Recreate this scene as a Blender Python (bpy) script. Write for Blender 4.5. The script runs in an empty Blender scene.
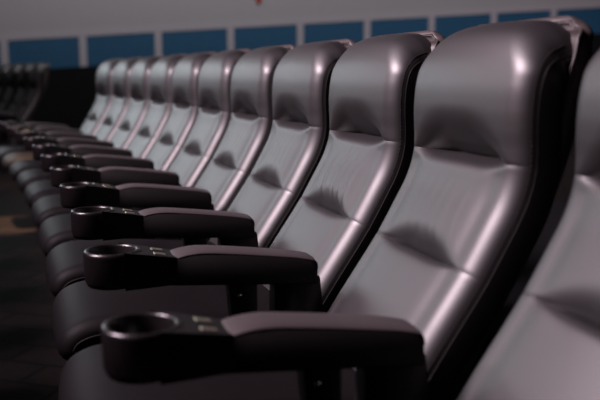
import bpy, bmesh, math, random
from mathutils import Vector, Matrix
random.seed(7)
sc = bpy.context.scene
COL = sc.collection
PI = math.pi

# ------------------------------------------------------------------ helpers
def link(o):
    COL.objects.link(o); return o

def mesh_obj(name, bm, m, parent=None, smooth=True, mats=None):
    me = bpy.data.meshes.new(name)
    bmesh.ops.recalc_face_normals(bm, faces=bm.faces[:])
    bm.to_mesh(me); bm.free()
    if smooth:
        me.polygons.foreach_set('use_smooth', [True] * len(me.polygons))
    o = bpy.data.objects.new(name, me)
    me.materials.append(m)
    link(o)
    if parent: o.parent = parent
    return o

def thing(name, label, cat, loc=(0, 0, 0), rz=0.0, group=None):
    o = bpy.data.objects.new(name, None)
    o.empty_display_size = .1
    link(o); o.location = loc; o.rotation_euler = (0, 0, rz)
    tag(o, label, cat, group)
    return o

def tag(o, label, cat, group=None):
    o['label'] = label; o['category'] = cat
    if group: o['group'] = group
    return o

def struct(name, bm, m, smooth=False):
    o = mesh_obj(name, bm, m, None, smooth); o['kind'] = 'structure'; return o

def dup(root, loc, rz, label):
    r = root.copy(); COL.objects.link(r); r.location = loc; r.rotation_euler = (0, 0, rz)
    r['label'] = label
    for ch in list(root.children):
        c = ch.copy(); COL.objects.link(c); c.parent = r
        for g in list(ch.children):
            d = g.copy(); COL.objects.link(d); d.parent = c
    return r

def add_box(bm, x0, x1, y0, y1, z0, z1, bev=0.0, seg=2):
    vs = [bm.verts.new((x, y, z)) for x in (x0, x1) for y in (y0, y1) for z in (z0, z1)]
    F = [(0, 1, 3, 2), (4, 6, 7, 5), (0, 4, 5, 1), (2, 3, 7, 6), (0, 2, 6, 4), (1, 5, 7, 3)]
    fs = [bm.faces.new([vs[i] for i in f]) for f in F]
    if bev > 0:
        es = list({e for f in fs for e in f.edges})
        bmesh.ops.bevel(bm, geom=es, offset=bev, segments=seg, affect='EDGES', profile=.5)

def add_prism(bm, poly, axis_pts, bev=0.0, seg=2):
    """poly: list of 3D points (one end); axis_pts: vector of extrusion."""
    a = [bm.verts.new(p) for p in poly]
    b = [bm.verts.new(Vector(p) + Vector(axis_pts)) for p in poly]
    n = len(a)
    fs = [bm.faces.new(a), bm.faces.new(b[::-1])]
    for i in range(n):
        fs.append(bm.faces.new((a[i], b[i], b[(i + 1) % n], a[(i + 1) % n])))
    if bev > 0:
        es = list({e for f in fs for e in f.edges})
        bmesh.ops.bevel(bm, geom=es, offset=bev, segments=seg, affect='EDGES', profile=.5)

def add_tube(bm, pts, r, n=6):
    pts = [Vector(p) for p in pts]
    rings = []
    ref = Vector((1, 0, 0))
    for i, p in enumerate(pts):
        t = (pts[min(i + 1, len(pts) - 1)] - pts[max(i - 1, 0)]).normalized()
        a = t.cross(ref)
        if a.length < 1e-4: a = t.cross(Vector((0, 1, 0)))
        a.normalize(); b = t.cross(a).normalized()
        rings.append([bm.verts.new(p + a * r * math.cos(2 * PI * k / n) + b * r * math.sin(2 * PI * k / n)) for k in range(n)])
    for i in range(len(rings) - 1):
        for k in range(n):
            bm.faces.new((rings[i][k], rings[i][(k + 1) % n], rings[i + 1][(k + 1) % n], rings[i + 1][k]))
    bm.faces.new(rings[0][::-1]); bm.faces.new(rings[-1])

def add_lathe(bm, prof, c, n=40, closed=True):
    """prof: list of (r, z); closed loop when closed."""
    rings = []
    for r, z in prof:
        if r < 1e-6:
            rings.append([bm.verts.new((c[0], c[1], c[2] + z))])
        else:
            rings.append([bm.verts.new((c[0] + r * math.cos(2 * PI * k / n), c[1] + r * math.sin(2 * PI * k / n), c[2] + z)) for k in range(n)])
    m = len(rings)
    for i in range(m if closed else m - 1):
        A, B = rings[i], rings[(i + 1) % m]
        if len(A) == 1 and len(B) == 1: continue
        for k in range(n):
            a0, a1 = A[k % len(A)], A[(k + 1) % n % len(A)]
            b0, b1 = B[k % len(B)], B[(k + 1) % n % len(B)]
            q = []
            for v in (a0, a1, b1, b0):
                if v not in q: q.append(v)
            if len(q) > 2: bm.faces.new(q)

def resample(pts, step):
    """Catmull-Rom through 2D points, then even arc-length steps."""
    P = [Vector(p) for p in pts]
    P = [P[0] * 2 - P[1]] + P + [P[-1] * 2 - P[-2]]
    dense = []
    for i in range(1, len(P) - 2):
        for k in range(24):
            t = k / 24
            a, b, c, d = P[i - 1], P[i], P[i + 1], P[i + 2]
            dense.append(.5 * ((2 * b) + (c - a) * t + (2 * a - 5 * b + 4 * c - d) * t * t + (3 * b - a - 3 * c + d) * t ** 3))
    dense.append(P[-2])
    L = [0]
    for i in range(1, len(dense)): L.append(L[-1] + (dense[i] - dense[i - 1]).length)
    n = max(2, round(L[-1] / step))
    out = []; j = 0
    for k in range(n + 1):
        s = L[-1] * k / n
        while j < len(L) - 2 and L[j + 1] < s: j += 1
        t = (s - L[j]) / max(1e-9, L[j + 1] - L[j])
        out.append((s, dense[j].lerp(dense[j + 1], min(1, max(0, t)))))
    return out

def smooth01(x):
    x = min(1, max(0, x)); return x * x * (3 - 2 * x)

# ------------------------------------------------------------------ materials
def mat(name, col, rough=.5, spec=.5, metal=0.0, bump=None, coat=0.0, mottling=0.0):
    m = bpy.data.materials.new(name); m.use_nodes = True
    nt = m.node_tree; b = nt.nodes['Principled BSDF']
    b.inputs['Base Color'].default_value = (*col, 1)
    b.inputs['Roughness'].default_value = rough
    b.inputs['Specular IOR Level'].default_value = spec
    b.inputs['Metallic'].default_value = metal
    b.inputs['Coat Weight'].default_value = coat
    tc = nt.nodes.new('ShaderNodeTexCoord')
    if mottling:
        n = nt.nodes.new('ShaderNodeTexNoise'); n.inputs['Scale'].default_value = 9; n.inputs['Detail'].default_value = 5
        nt.links.new(tc.outputs['Object'], n.inputs['Vector'])
        mx = nt.nodes.new('ShaderNodeMix'); mx.data_type = 'RGBA'
        mx.inputs[6].default_value = (*[c * (1 - mottling) for c in col], 1)
        mx.inputs[7].default_value = (*[c * (1 + mottling) for c in col], 1)
        nt.links.new(n.outputs['Fac'], mx.inputs[0]); nt.links.new(mx.outputs[2], b.inputs['Base Color'])
    if bump:
        scale, strength, dist = bump
        v = nt.nodes.new('ShaderNodeTexNoise'); v.inputs['Scale'].default_value = scale; v.inputs['Detail'].default_value = 3
        nt.links.new(tc.outputs['Object'], v.inputs['Vector'])
        bp = nt.nodes.new('ShaderNodeBump'); bp.inputs['Strength'].default_value = strength; bp.inputs['Distance'].default_value = dist
        nt.links.new(v.outputs['Fac'], bp.inputs['Height']); nt.links.new(bp.outputs['Normal'], b.inputs['Normal'])
    return m

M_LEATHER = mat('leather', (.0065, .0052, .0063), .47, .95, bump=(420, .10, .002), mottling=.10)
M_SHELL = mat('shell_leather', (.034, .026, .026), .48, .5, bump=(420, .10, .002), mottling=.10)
M_PIPING = mat('piping', (.006, .005, .0055), .65, .15)
M_THREAD = mat('thread', (.012, .010, .012), .8, .2)
M_CUSHION = mat('seat_leather_shaded', (.0045, .0036, .0043), .58, .08, bump=(420, .10, .002), mottling=.10)  # darker than the backrest leather: cushion shade is put into the colour
M_BLACK = mat('black_plastic', (.003, .0024, .0027), .55, .2)
M_CUP = mat('cup_plastic', (.0045, .0033, .004), .30, .4)
M_PAD = mat('arm_pad', (.036, .029, .031), .5, .4, bump=(300, .12, .002), mottling=.08)
M_PLATE = mat('plate', (.42, .36, .26), .32, .5, metal=1.0)
M_STEEL = mat('steel', (.5, .47, .44), .25, .5, metal=1.0)
M_METALBLK = mat('black_steel', (.005, .0045, .005), .5, .3)

def floor_mat():
    m = bpy.data.materials.new('brick_pattern_carpet'); m.use_nodes = True
    nt = m.node_tree; b = nt.nodes['Principled BSDF']
    b.inputs['Roughness'].default_value = .9; b.inputs['Specular IOR Level'].default_value = .1
    tc = nt.nodes.new('ShaderNodeTexCoord')
    mp = nt.nodes.new('ShaderNodeMapping'); mp.inputs['Rotation'].default_value = (0, 0, .30)
    nt.links.new(tc.outputs['Object'], mp.inputs['Vector'])
    br = nt.nodes.new('ShaderNodeTexBrick')
    br.inputs['Color1'].default_value = (.022, .014, .0125, 1)
    br.inputs['Color2'].default_value = (.013, .009, .009, 1)
    br.inputs['Mortar'].default_value = (.004, .003, .003, 1)
    br.inputs['Scale'].default_value = 1.0
    br.inputs['Brick Width'].default_value = .34; br.inputs['Row Height'].default_value = .17
    br.inputs['Mortar Size'].default_value = .010
    nt.links.new(mp.outputs[0], br.inputs['Vector'])
    n = nt.nodes.new('ShaderNodeTexNoise'); n.inputs['Scale'].default_value = 26; n.inputs['Detail'].default_value = 6
    nt.links.new(tc.outputs['Object'], n.inputs['Vector'])
    mx = nt.nodes.new('ShaderNodeMix'); mx.data_type = 'RGBA'; mx.blend_type = 'MULTIPLY'; mx.inputs[0].default_value = .8
    nt.links.new(br.outputs['Color'], mx.inputs[6]); nt.links.new(n.outputs['Color'], mx.inputs[7])
    nt.links.new(mx.outputs[2], b.inputs['Base Color'])
    return m
M_FLOOR = floor_mat()
M_WALL = mat('wall_paint', (.31, .295, .31), .85, .2, bump=(60, .15, .003), mottling=.04)
M_DADO = mat('dark_wall_cloth', (.006, .006, .007), .9, .1)
M_BLUE = mat('blue_panel', (.015, .070, .140), .7, .3, mottling=.12)
M_TRIM = mat('pale_trim', (.335, .31, .335), .7, .3)
M_RED = mat('red_enamel', (.45, .03, .015), .45, .4)

# ------------------------------------------------------------------ camera and layout of the curved row
CAM_Z = 1.055; FPX = 796.6; PITCH = .1587
cam_d = bpy.data.cameras.new('camera'); cam = link(bpy.data.objects.new('camera', cam_d))
cam_d.sensor_width = 36; cam_d.lens = FPX / 600 * 36; cam_d.clip_start = .05
cam.location = (0, 0, CAM_Z); cam.rotation_euler = (PI / 2 - PITCH, 0, 0)
cam_d.dof.use_dof = True; cam_d.dof.focus_distance = 2.12; cam_d.dof.aperture_fstop = 2.4
sc.camera = cam

PITCH_ROW = .56; DL = .0164
def station(k):
    """arm plane of place k on the arc: x, y, angle of the row there (k may be fractional)"""
    x, y, a = .2127, 1.342, .3019
    if k >= 1:
        n = int(math.floor(k - 1)); fr = k - 1 - n
        for i in range(n):
            am = a + DL / 2; x -= PITCH_ROW * math.sin(am); y += PITCH_ROW * math.cos(am); a += DL
        if fr:
            x -= PITCH_ROW * fr * math.sin(a); y += PITCH_ROW * fr * math.cos(a); a += DL * fr
    else:
        am = a - DL / 2; x += PITCH_ROW * math.sin(am); y -= PITCH_ROW * math.cos(am); a -= DL
    return x, y, a
def seat_place(k):
    x, y, a = station(k); a += DL / 2
    return (x - .28 * math.sin(a), y + .28 * math.cos(a), 0), a + PI / 2
def arm_place(k):
    x, y, a = station(k); return (x, y, 0), a + PI / 2
# local axes of seats and arms: X along the row away from the camera, Y forward (towards the screen), Z up

# ------------------------------------------------------------------ seat
HW = .236                                   # half width of the backrest
PROF = [(.035, .445), (-.022, .533), (-.055, .582), (-.119, .677), (-.168, .762), (-.197, .818), (-.212, .868),
        (-.214, .91), (-.212, .95), (-.212, .99), (-.217, 1.036), (-.232, 1.086), (-.259, 1.124), (-.299, 1.144), (-.334, 1.147)]
CREASES = [.684, .882]

def back_stations(step):
    st = resample(PROF, step)
    out = []
    for i, (s, p) in enumerate(st):
        t = (st[min(i + 1, len(st) - 1)][1] - st[max(i - 1, 0)][1]).normalized()
        n = Vector((-t.y, t.x))             # points to the rear / down
        if n.x > 0 and abs(n.x) > abs(n.y): n = -n
        if n.y > 0: n = n if n.x < 0 and abs(n.x) > abs(n.y) else n
        out.append((s, p, n))
    # make the normal direction consistent with the middle one
    res = []
    for s, p, n in out:
        res.append((s, p, n))
    return res

def back_dims(z):
    k = smooth01((z - 1.05) / .10)
    w = HW - .016 * k
    return w, .036 + .026 * k, .050 + .050 * k, .095 - .020 * k   # half width, corner depth, corner width, thickness

def section_u(w, ru, nflat, ncorner):
    us = []
    for i in range(ncorner + 1):
        a = PI / 2 * (1 - i / ncorner); us.append((-(w - ru) - ru * math.sin(a), 1 - math.cos(a)))
    for i in range(1, nflat):
        us.append((-(w - ru) + 2 * (w - ru) * i / nflat, 0.0))
    for i in range(ncorner + 1):
        a = PI / 2 * i / ncorner; us.append(((w - ru) + ru * math.sin(a), 1 - math.cos(a)))
    return us

def inward(u, s, sc_list, w, wr):
    """how far the leather sinks behind the smooth profile"""
    d = -.013 * (1 - (u / w) ** 2)
    au = abs(u) / w
    for j, c in enumerate(sc_list):
        x = s - c
        hgt = .112 if j else .075
        cc = smooth01(((.86 if j else .78) - .30 * max(0, x) / hgt - au) / (.50 if j else .56))
        amp = .0004 + (.068 if j else .030) * cc
        if x >= 0: d += amp * max(0, 1 - x / hgt) ** 2.3
        else: d += amp * math.exp(x / .0065) * .9 + .004 * cc * math.exp(x / .05)
        if abs(x) < .006: d += (.0012 + .0025 * cc) * (1 - abs(x) / .006)
    # soft valleys beside the bolsters of the two lower panels
    if s < sc_list[1]:
        wv = smooth01((sc_list[1] - s) / .03)
        d += .0028 * wv * math.exp(-((au - .70) / .10) ** 2)
    # pulled folds of the lumbar panel
    amp, ph, fq, ku = wr
    if amp and sc_list[0] < s < sc_list[1]:
        t = (s - sc_list[0]) / (sc_list[1] - sc_list[0])
        uu = u + ku * (t - .45) ** 2 * .9 + .012 * math.sin(3.1 * t + ph)
        for j in range(5):
            q = math.sin(12.9898 * (j + 1) + ph * 7.1) * 43758.5453; q -= math.floor(q)
            u0 = -.085 + .042 * j + .018 * (q - .5); wd = .007 + .006 * q
            d -= amp * (.5 + q) * math.exp(-((uu - u0) / wd) ** 2) * math.sin(PI * min(1, t * (1 + .3 * q))) ** .6 if t * (1 + .3 * q) < 1 else 0
    return d

def make_backrest(root, hi, wr, stitch):
    step = .004 if hi else .009
    st = back_stations(step)
    scl = []
    for cz in CREASES:
        scl.append(min(st, key=lambda q: abs(q[1].y - cz) + (0 if q[1].x > -.3 else 9))[0])
    idx = [min(range(len(st)), key=lambda i: abs(st[i][0] - c)) for c in scl]
    nf, nc = (90, 10) if hi else (22, 6)
    def row(i):
        s, p, n = st[i]
        w, r, ru, T = back_dims(p.y)
        pts = []
        for u, q in section_u(w, ru, nf, nc):
            d = r * q + inward(u, s, scl, w, wr) * (1 - .75 * q)
            P = p + n * d
            pts.append((u, P.x, P.y))
        return pts
    rows = [row(i) for i in range(len(st))]
    for name, a, b in (('lower_back_panel', 0, idx[0]), ('lumbar_panel', idx[0], idx[1]), ('headrest', idx[1], len(st) - 1)):
        bm = bmesh.new()
        vr = [[bm.verts.new(p) for p in rows[i]] for i in range(a, b + 1)]
        for i in range(len(vr) - 1):
            for k in range(len(vr[0]) - 1):
                bm.faces.new((vr[i][k], vr[i][k + 1], vr[i + 1][k + 1], vr[i + 1][k]))
        mesh_obj(name, bm, M_LEATHER, root)
    # side border with the back of the cushion, and the closed top end
    bm = bmesh.new()
    loops = []
    for i, (s, p, n) in enumerate(st):
        w, r, ru, T = back_dims(p.y)
        L = []
        z0 = rows[i][-1]
        L.append(z0)
        for q in (.15, .5, .85):
            d = r + (T - r) * q; P = p + n * d
            L.append((w + .002 * math.sin(PI * q), P.x, P.y))
        P = p + n * T
        L.append((w - .01, P.x, P.y)); L.append((-(w - .01), P.x, P.y))
        for q in (.85, .5, .15):
            d = r + (T - r) * q; P = p + n * d
            L.append((-(w + .002 * math.sin(PI * q)), P.x, P.y))
        L.append(rows[i][0])
        loops.append([bm.verts.new(v) for v in L])
    for i in range(len(loops) - 1):
        for k in range(len(loops[0]) - 1):
            bm.faces.new((loops[i][k], loops[i][k + 1], loops[i + 1][k + 1], loops[i + 1][k]))
    top = [bm.verts.new(v) for v in rows[-1]]
    bm.faces.new(loops[-1][::1] + top[1:-1])
    border = mesh_obj('side_border', bm, M_LEATHER, root)
    # piping on both seams, thread beside it
    for sgn, k in ((-1, 0), (1, -1)):
        bm = bmesh.new()
        pts = [(v[k][0] + sgn * .0005, v[k][1], v[k][2]) for v in rows]
        add_tube(bm, pts, .0022, 6)
        mesh_obj('piping', bm, M_PIPING, border)
    if stitch:
        fine = back_stations(.0085)
        for sgn in (-1, 1):
            bt = bmesh.new()
            for i in range(4, len(fine) - 4):
                s, p, n = fine[i]; w, r, ru, T = back_dims(p.y)
                a = PI / 2 * .80
                u = sgn * ((w - ru) + ru * math.sin(a)); q = 1 - math.cos(a)
                d = r * q + inward(u, s, scl, w, (0, 0, 0, 0)) * (1 - .75 * q) - .0004
                P = p + n * d
                tn = Vector((-n.y, n.x)) * .0028
                add_tube(bt, [(u, P.x - tn.x, P.y - tn.y), (u, P.x + tn.x, P.y + tn.y)], .0011, 5)
            mesh_obj('stitching', bt, M_THREAD, border)

SHELL = [(-.075, .34), (-.10, .42), (-.165, .55), (-.243, .70), (-.305, .83), (-.335, .92), (-.354, 1.0), (-.367, 1.07),
         (-.368, 1.110), (-.377, 1.122), (-.374, 1.145), (-.364, 1.157), (-.350, 1.161)]
def make_shell(root, hi):
    st = resample(SHELL, .012 if hi else .02)
    bm = bmesh.new(); loops = []; edge = []
    N = len(st)
    for i, (s, p) in enumerate(st):
        t = (st[min(i + 1, N - 1)][1] - st[max(i - 1, 0)][1]).normalized()
        n = Vector((t.y, -t.x))             # points inward (forward / down)
        k = smooth01((p.y - 1.05) / .11)
        T = .048 - .018 * k; q = min(1, max(0, (p.y - 1.090) / .074)); w = .232 - .078 * (1 - math.sqrt(1 - q * q * .97))
        e = min(1, (N - 1 - i) / 2.0)       # soft rim
        T *= .35 + .65 * e
        r = .018
        L = []
        for a in range(7):                  # rounded rear corners
            an = PI / 2 * a / 6
            L.append((-(w - r) - r * math.cos(an), r * (1 - math.sin(an))))
        for a in range(7):
            an = PI / 2 * (1 - a / 6)
            L.append(((w - r) + r * math.cos(an), r * (1 - math.sin(an))))
        L.append((w - .004, T)); L.append((-(w - .004), T))
        vs = []
        for u, d in L:
            dd = min(d, T) - .012 * (1 - (u / w) ** 2) * (0 if d > r else 1)
            P = p + n * dd
            vs.append(bm.verts.new((u, P.x, P.y)))
        loops.append(vs)
        edge.append(((w - .002, *(p + n * T)), (-(w - .002), *(p + n * T))))
    m = len(loops[0])
    for i in range(N - 1):
        for k in range(m):
            bm.faces.new((loops[i][k], loops[i][(k + 1) % m], loops[i + 1][(k + 1) % m], loops[i + 1][k]))
    bm.faces.new(loops[0]); bm.faces.new(loops[-1][::-1])
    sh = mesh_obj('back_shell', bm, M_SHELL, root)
    bm = bmesh.new()
    pts = [e[1] for e in edge[8:]] + [e[0] for e in edge[8:]][::-1]
    add_tube(bm, pts, .0032, 6)
    mesh_obj('shell_piping', bm, M_SHELL, sh)

SEATP = [(-.035, .435), (.08, .452), (.25, .470), (.42, .484), (.52, .484), (.575, .466), (.600, .435), (.600, .405), (.575, .383)]
def make_cushion(root, hi):
    st = resample(SEATP, .012 if hi else .022)
    N = len(st); w, r, ru = .212, .032, .040
    nf, nc = (20, 6)
    us = section_u(w, ru, nf, nc)
    bm = bmesh.new(); loops = []
    seamL = []; seamR = []
    for i, (s, p) in enumerate(st):
        t = (st[min(i + 1, N - 1)][1] - st[max(i - 1, 0)][1]).normalized()
        n = Vector((t.y, -t.x))             # into the cushion
        L = []
        fr = smooth01((p.x - .30) / .2)
        for u, q in us:
            crown = -.016 * (1 - (u / w) ** 2) * (1 - .4 * fr)
            P = p + n * (r * q + crown * (1 - q))
            L.append(bm.verts.new((u, P.x, P.y)))
        base = p + n * .075
        base.y = max(base.y, .375); base.x = min(base.x, .57)
        L.append(bm.verts.new((w, base.x, min(base.y, .392)))); L.append(bm.verts.new((-w, base.x, min(base.y, .392))))
        loops.append(L)
        seamL.append(tuple(L[0].co)); seamR.append(tuple(L[len(us) - 1].co))
    m = len(loops[0])
    for i in range(N - 1):
        for k in range(m):
            bm.faces.new((loops[i][k], loops[i][(k + 1) % m], loops[i + 1][(k + 1) % m], loops[i + 1][k]))
    bm.faces.new(loops[0]); bm.faces.new(loops[-1][::-1])
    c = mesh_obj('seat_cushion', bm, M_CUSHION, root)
    for sm in (seamL, seamR):
        bm = bmesh.new(); add_tube(bm, sm, .0025)
        mesh_obj('piping', bm, M_PIPING, c)
    bm = bmesh.new(); add_box(bm, -.215, .215, -.03, .50, .325, .385, .015)
    mesh_obj('seat_pan', bm, M_METALBLK, root)
    for sg in (-1, 1):
        bm = bmesh.new()
        add_tube(bm, [(sg * .19, .185, .355), (sg * .257, .185, .355)], .018, 16)
        mesh_obj('hinge', bm, M_METALBLK, root)

def make_seat(label, hi, wr, stitch):
    t = thing('cinema_seat', label, 'seat', group='leather cinema seats along the curved row')
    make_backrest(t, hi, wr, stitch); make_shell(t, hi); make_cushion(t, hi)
    return t

SEAT_LABELS = {
 0: 'blurred dark leather cinema seat closest to the lens, cut off by right edge',
 1: 'large dark mauve leather cinema seat nearest to us with its whole headrest showing',
 2: 'dark mauve leather seat with curved wrinkle folds on its middle back panel',
 3: 'dark leather cinema seat with crisp edge stitching, third whole headrest from the right',
 4: 'dark leather cinema seat, fourth whole headrest counting from the right',
 5: 'grey sheened leather cinema seat, fifth whole headrest counting from the right',
 6: 'grey sheened leather cinema seat, fifth from the aisle gap in near row',
 7: 'grey sheened leather cinema seat, fourth from the aisle gap in near row',
 8: 'small blurred grey leather seat, third from the dark aisle gap in near row',
 9: 'small blurred grey leather seat next to the one bordering the aisle gap',
 10: 'last seat of the near row, blurred grey leather, bordering the dark aisle gap',
}
WR = {0: (0, 0, 60, .2), 1: (.0005, 1.0, 48, .2), 2: (.0020, .4, 0, .30), 3: (.0007, 2.0, 60, .25), 4: (.0006, .2, 55, .2)}
for k in range(0, 5):
    s = make_seat(SEAT_LABELS[k], True, WR[k], True)
    loc, rz = seat_place(k)
    if k == 0:
        fx, fy = -math.sin(rz), math.cos(rz)
        loc = (loc[0] - .030 * fx, loc[1] - .030 * fy, 0)
    s.location = loc; s.rotation_euler = (0, 0, rz)
far_proto = make_seat(SEAT_LABELS[5], False, (.0004, 1.2, 55, .2), False)
far_proto.location, rz = seat_place(5); far_proto.rotation_euler = (0, 0, rz)
for k in range(6, 11):
    loc, rz = seat_place(k)
    dup(far_proto, loc, rz, SEAT_LABELS[k])

# ------------------------------------------------------------------ shared armrests with cup holders
CUPF, CUPR = .4815, .063
def make_arm(label):
    t = thing('armrest', label, 'armrest', group='shared armrests with cup holders')
    # body: long black housing under the pad
    bm = bmesh.new()
    side = [(.013, .612), (.013, .560), (.36, .585), (.36, .646), (.30, .6515), (.22, .6465), (.14, .6365), (.06, .6265), (.03, .618)]
    add_prism(bm, [(-.0425, f, z) for f, z in side], (.085, 0, 0), .004, 2)
    mesh_obj('arm_housing', bm, M_BLACK, t)
    # padded top, gently domed across and rolled down at both ends
    bm = bmesh.new()
    top = resample([(.013, .606), (.0145, .616), (.022, .6235), (.07, .6340), (.14, .6435), (.22, .6535), (.285, .6595), (.325, .6570), (.352, .6500), (.360, .644)], .010)
    rows = []
    for s, p in top:
        L = []
        for i in range(17):
            a = -1 + 2 * i / 16
            u = .0427 * math.sin(a * PI / 2)
            drop = .006 * (1 - math.sqrt(max(0, 1 - (abs(u) / .0428) ** 3)))
            L.append(bm.verts.new((u, p.x, p.y - drop)))
        L.append(bm.verts.new((.041, p.x, p.y - .010))); L.append(bm.verts.new((-.041, p.x, p.y - .010)))
        rows.append(L)
    m = len(rows[0])
    for i in range(len(rows) - 1):
        for k in range(m):
            bm.faces.new((rows[i][k], rows[i][(k + 1) % m], rows[i + 1][(k + 1) % m], rows[i + 1][k]))
    bm.faces.new(rows[0]); bm.faces.new(rows[-1][::-1])
    mesh_obj('arm_pad', bm, M_PAD, t)
    # cup holder: a deep ring with rounded rim and a floor
    bm = bmesh.new()
    z0 = .590; H = .078
    prof = [(0, .006), (.046, .006), (.0475, .012), (.0505, H - .004), (.0525, H - .0005), (.0555, H + .001), (.0595, H), (.0625, H - .0035), (.063, H - .009),
            (.0615, .012), (.056, 0), (0, 0)]
    add_lathe(bm, prof, (0, CUPF, z0), 48, closed=False)
    c = mesh_obj('cup_holder', bm, M_CUP, t)
    # bridge between pad and cup, with two metal plates standing in for highlights on it
    bm = bmesh.new()
    plan = [(-.0425, .345), (-.0440, .36), (-.0600, .462)]
    for i in range(13):
        an = PI + math.asin(.0195 / .0615) - (PI + 2 * math.asin(.0195 / .0615)) * i / 12
        an = PI + .32 + (PI - .64) * i / 12
        plan.append((.0615 * math.cos(an), CUPF + .0615 * math.sin(an)))
    plan += [(.0600, .462), (.0440, .36), (.0425, .345)]
    lo = [bm.verts.new((u, f, .587)) for u, f in plan]
    hi = [bm.verts.new((u, f, .649 + (f - .345) * .19)) for u, f in plan]
    bm.faces.new(lo); bm.faces.new(hi[::-1])
    for i in range(len(plan)):
        k = (i + 1) % len(plan); bm.faces.new((lo[i], lo[k], hi[k], hi[i]))
    br = mesh_obj('bridge', bm, M_BLACK, t, False)
    for u0, u1 in ((-.034, -.016), (.014, .034)):
        bm = bmesh.new()
        add_prism(bm, [(u0, f, z) for f, z in [(.368, .6530), (.394, .6580), (.394, .6600), (.368, .6550)]], (u1 - u0, 0, 0), .0006, 1)
        p = mesh_obj('highlight_plate', bm, M_PLATE, br, False); p['label'] = 'small metal plate standing in for a highlight'
    # stand: rear column, front hinge column, foot
    bm = bmesh.new()
    add_prism(bm, [(-.024, f, z) for f, z in [(-.03, .0), (-.03, .30), (.0, .575), (.115, .575), (.115, .33), (.21, .30), (.21, .0)]], (.048, 0, 0), .006, 2)
    mesh_obj('stand', bm, M_METALBLK, t)
    bm = bmesh.new()
    add_prism(bm, [(-.024, f, z) for f, z in [(.155, .295), (.155, .575), (.225, .578), (.215, .46), (.21, .295)]], (.048, 0, 0), .006, 2)
    h = mesh_obj('hinge_cover', bm, M_METALBLK, t)
    bm = bmesh.new(); add_tube(bm, [(-.0235, .200, .545), (-.028, .200, .545)], .006, 12)
    b = mesh_obj('bolt', bm, M_STEEL, h)
    bm = bmesh.new(); add_box(bm, -.05, .05, -.10, .30, 0, .018, .006)
    mesh_obj('foot', bm, M_METALBLK, t)
    return t
ARM_LABELS = {
 1: 'black armrest nearest the camera, large blurred cup ring at lower left',
 2: 'second black armrest from the front, its pad reaching the wrinkled seat',
 3: 'third armrest from the front, cup holder front shining purple',
 4: 'fourth armrest from the front, thin bright rim on its cup holder',
 5: 'fifth armrest counting from the front of the row',
 6: 'sixth armrest counting from the front of the row',
 7: 'seventh armrest from the front, dark with a faint pad highlight',
 8: 'eighth armrest from the front, small and blurred between grey seats',
 9: 'ninth armrest from the front, last but two before the aisle gap',
 10: 'tenth armrest from the front, on the near side of the row end seat',
 11: 'last armrest of the near row, at its end beside the dark aisle gap',
}
arm0 = make_arm(ARM_LABELS[1])
arm0.location, rz = arm_place(1); arm0.rotation_euler = (0, 0, rz)
for k in range(2, 12):
    loc, rz = arm_place(k)
    dup(arm0, loc, rz, ARM_LABELS[k])

# ------------------------------------------------------------------ the section beyond the aisle
FAR_LABELS = ['dim seat beyond the aisle gap, nearest to the gap', 'dim seat beyond the aisle gap, second from the gap',
              'dim seat beyond the aisle gap, third from the gap', 'dim seat beyond the aisle gap, furthest left at the photo edge']
FAR_ARMS = ['dim armrest beyond the aisle gap, at the end of the far section', 'dim armrest between the first and second seats beyond the aisle gap',
            'dim armrest between the second and third seats beyond the aisle gap', 'dim armrest between the two leftmost seats beyond the aisle gap']
ROW_GAP = 1.56
FAR0 = 15.2; TURN = -.08
def far_frame(i):
    loc, rz = seat_place(FAR0 + i); return loc, rz + TURN
for i in range(4):
    loc, rz = far_frame(i)
    s = dup(far_proto, loc, rz, FAR_LABELS[i]); s['group'] = 'cinema seats beyond the aisle gap'
    ux, uy = math.cos(rz), math.sin(rz)
    a = dup(arm0, (loc[0] - .28 * ux, loc[1] - .28 * uy, 0), rz, FAR_ARMS[i]); a['group'] = 'armrests beyond the aisle gap'

# ------------------------------------------------------------------ the row in front (out of the picture to the left, it shades the seats behind it)
FRONT = ['first', 'second', 'third', 'fourth', 'fifth', 'sixth', 'seventh', 'eighth', 'ninth', 'tenth']
for k in range(1, 11):
    loc, rz = seat_place(k)
    fx, fy = -math.sin(rz), math.cos(rz)
    s = dup(far_proto, (loc[0] + ROW_GAP * fx, loc[1] + ROW_GAP * fy, 0), rz, 'dark leather seat in the row in front, %s from the camera end' % FRONT[k - 1])
    s['group'] = 'cinema seats of the row in front'

# ------------------------------------------------------------------ the side wall, with its rising band of blue panels
def ray(px, py):
    c, s = math.cos(PITCH), math.sin(PITCH)
    X = (px - 300) / FPX; U = -(py - 200) / FPX
    return Vector((X, c + U * s, -s + U * c))
PHI = .2363
W0 = Vector((-3.373, 12.6, 0))
WD = Vector((math.cos(PHI), math.sin(PHI), 0)); WN = Vector((math.sin(PHI), -math.cos(PHI), 0))   # along, towards the camera
PANEL = 1.156                                # spacing of the panels along the wall
SLOPE = .067; ZT0 = 1.607                  # top edge of the band: height at t = 0 and its rise
BAND = .46
def wp(t, z, out=0.0): return W0 + WD * t + WN * out + Vector((0, 0, z))
def wall_piece(bm, t0, t1, zb, zt, o0, o1):
    """zb, zt: functions of t"""
    A = [wp(t0, zb(t0), o0), wp(t1, zb(t1), o0), wp(t1, zt(t1), o0), wp(t0, zt(t0), o0)]
    add_prism(bm, A, WN * (o1 - o0))
top = lambda t: ZT0 + SLOPE * t
bot = lambda t: top(t) - BAND
bm = bmesh.new(); wall_piece(bm, -7, 15, lambda t: bot(t) + .005, lambda t: 6.0, -.25, 0)
struct('wall_left', bm, M_WALL)
bm = bmesh.new(); wall_piece(bm, -7, 15, lambda t: 0, lambda t: bot(t) + .005, -.25, .004)
struct('trim_dado', bm, M_DADO)
n = 1
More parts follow.
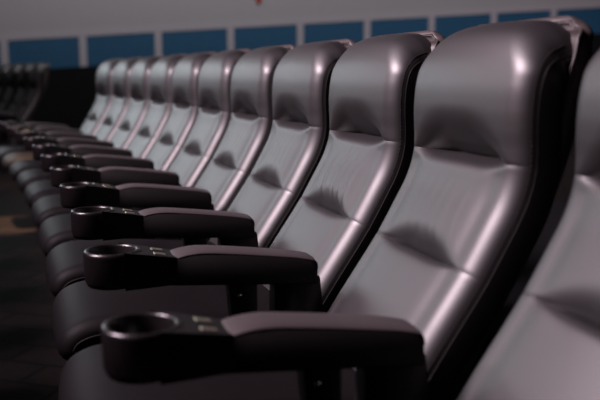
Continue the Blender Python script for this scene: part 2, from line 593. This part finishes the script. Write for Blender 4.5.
bm = bmesh.new(); wall_piece(bm, -7, 15, lambda t: top(t), lambda t: top(t) + .085, 0, .03); struct('trim_1', bm, M_TRIM)
T_MULL = [(-1 + i) * PANEL + .0 for i in range(-2, 13)]
PL = {-1: 'blue wall panel cut off by the left edge of the picture',
      0: 'blue wall panel above the dim seats and the aisle gap',
      1: 'blue wall panel above the last seats of the near row',
      2: 'blue wall panel in the left half, third whole one from the left edge',
      3: 'blue wall panel directly beneath the red pointed ornament',
      4: 'blue wall panel just right of the one beneath the red ornament',
      5: 'blue wall panel above the headrest of the wrinkled seat',
      6: 'blue wall panel strip above the left shoulder of the largest headrest',
      7: 'thin visible strip of blue wall panel above the middle of the largest headrest',
      8: 'blue wall panel at the right edge of the picture'}
for i, t in enumerate(T_MULL[:-1]):
    bm = bmesh.new(); wall_piece(bm, t - .055, t + .055, bot, top, 0, .03)
    n += 1; struct('trim_%d' % n, bm, M_TRIM)
    j = i - 2
    if j not in PL: continue
    bm = bmesh.new(); wall_piece(bm, t + .055, t + PANEL - .055, bot, top, 0, .018)
    p = mesh_obj('decorative_panel', bm, M_BLUE, None, False)
    tag(p, PL[j], 'panel', 'blue panels in the wall band')

# red pointed ornament, its lower tip in the frame
d = ray(258.5, 5.5); 
tt = ((d.x * WN.x + d.y * WN.y)); k = (W0.x * WN.x + W0.y * WN.y) / tt
tip = d * k; tl = (Vector((tip.x, tip.y, 0)) - W0).dot(WD); zt = tip.z + CAM_Z
bm = bmesh.new()
add_lathe(bm, [(0, 0), (.03, .05), (.055, .12), (.066, .20), (.058, .28), (.03, .34), (0, .36)], (0, 0, 0), 20, closed=False)
orn = mesh_obj('wall_ornament', bm, M_RED)
orn.location = wp(tl, zt, .02); orn.rotation_euler = (0, 0, PHI); orn.scale = (1, .3, 1)
tag(orn, 'red pointed ornament on the pale wall above the blue panels', 'ornament')

# ------------------------------------------------------------------ floor
bm = bmesh.new(); add_box(bm, -14, 9, -5, 17, -.1, 0)
struct('floor', bm, M_FLOOR)

# low dark step for a row behind, added so the ground there goes black
bm = bmesh.new(); ring = []
for k in range(0, 14):
    (x, y, z), rz = seat_place(k)
    fx, fy = -math.sin(rz), math.cos(rz)
    ring.append([bm.verts.new((x + f * fx, y + f * fy, z)) for f, z in ((-.58, -.02), (-.58, .30), (-2.4, .30), (-2.4, -.02))])
for i in range(len(ring) - 1):
    for j in range(4):
        bm.faces.new((ring[i][j], ring[i][(j + 1) % 4], ring[i + 1][(j + 1) % 4], ring[i + 1][j]))
bm.faces.new(ring[0]); bm.faces.new(ring[-1][::-1])
struct('floor_step_added', bm, M_DADO)

# ------------------------------------------------------------------ light
def area(name, loc, target, size, power, col, sy=None):
    l = bpy.data.lights.new(name, 'AREA'); l.energy = power; l.color = col; l.size = size
    if sy: l.shape = 'RECTANGLE'; l.size_y = sy
    o = link(bpy.data.objects.new(name, l)); o.location = loc
    o.rotation_euler = (Vector(target) - Vector(loc)).to_track_quat('-Z', 'Y').to_euler()
    return o
def spot(name, loc, target, power, col, angle, radius, blend=.4):
    l = bpy.data.lights.new(name, 'SPOT'); l.energy = power; l.color = col
    l.spot_size = angle; l.spot_blend = blend; l.shadow_soft_size = radius
    o = link(bpy.data.objects.new(name, l)); o.location = loc
    o.rotation_euler = (Vector(target) - Vector(loc)).to_track_quat('-Z', 'Y').to_euler()
    return o
spot('lamp_warm', (-3.7, 1.3, 4.5), (-.3, 3.0, .9), 3200, (1, .79, .88), math.radians(98), 1.0, .3)
spot('lamp_cool', (-4.6, 8.6, 2.4), (-.5, 3.2, .9), 195, (.86, .95, 1), math.radians(62), .9)
spot('fill_front', (-6.6, 6.2, 2.9), (-.2, 2.6, .95), 225, (1, .90, .97), math.radians(50), .8)  # added fill for sheen on the seat fronts, no known lamp there
spot('fill_floor_patch', (-2.35, 5.3, 3.6), (-2.02, 5.50, 0), 1900, (1, .62, .38), math.radians(13), .05, .6)  # added narrow overhead spot to brighten a floor patch, no known fixture
area('wall_wash', (-.2, 9.3, 5.5), (-.4, 13.0, 2.2), 10.0, 255, (1, .97, 1), 1.0)
w = bpy.data.worlds.new('world'); sc.world = w; w.use_nodes = True
w.node_tree.nodes['Background'].inputs[0].default_value = (.5, .5, .56, 1)
w.node_tree.nodes['Background'].inputs[1].default_value = .003

sc.view_settings.view_transform = 'Standard'; sc.view_settings.look = 'None'
sc.view_settings.gamma = 1; sc.view_settings.use_curve_mapping = False
sc.view_settings.exposure = 0
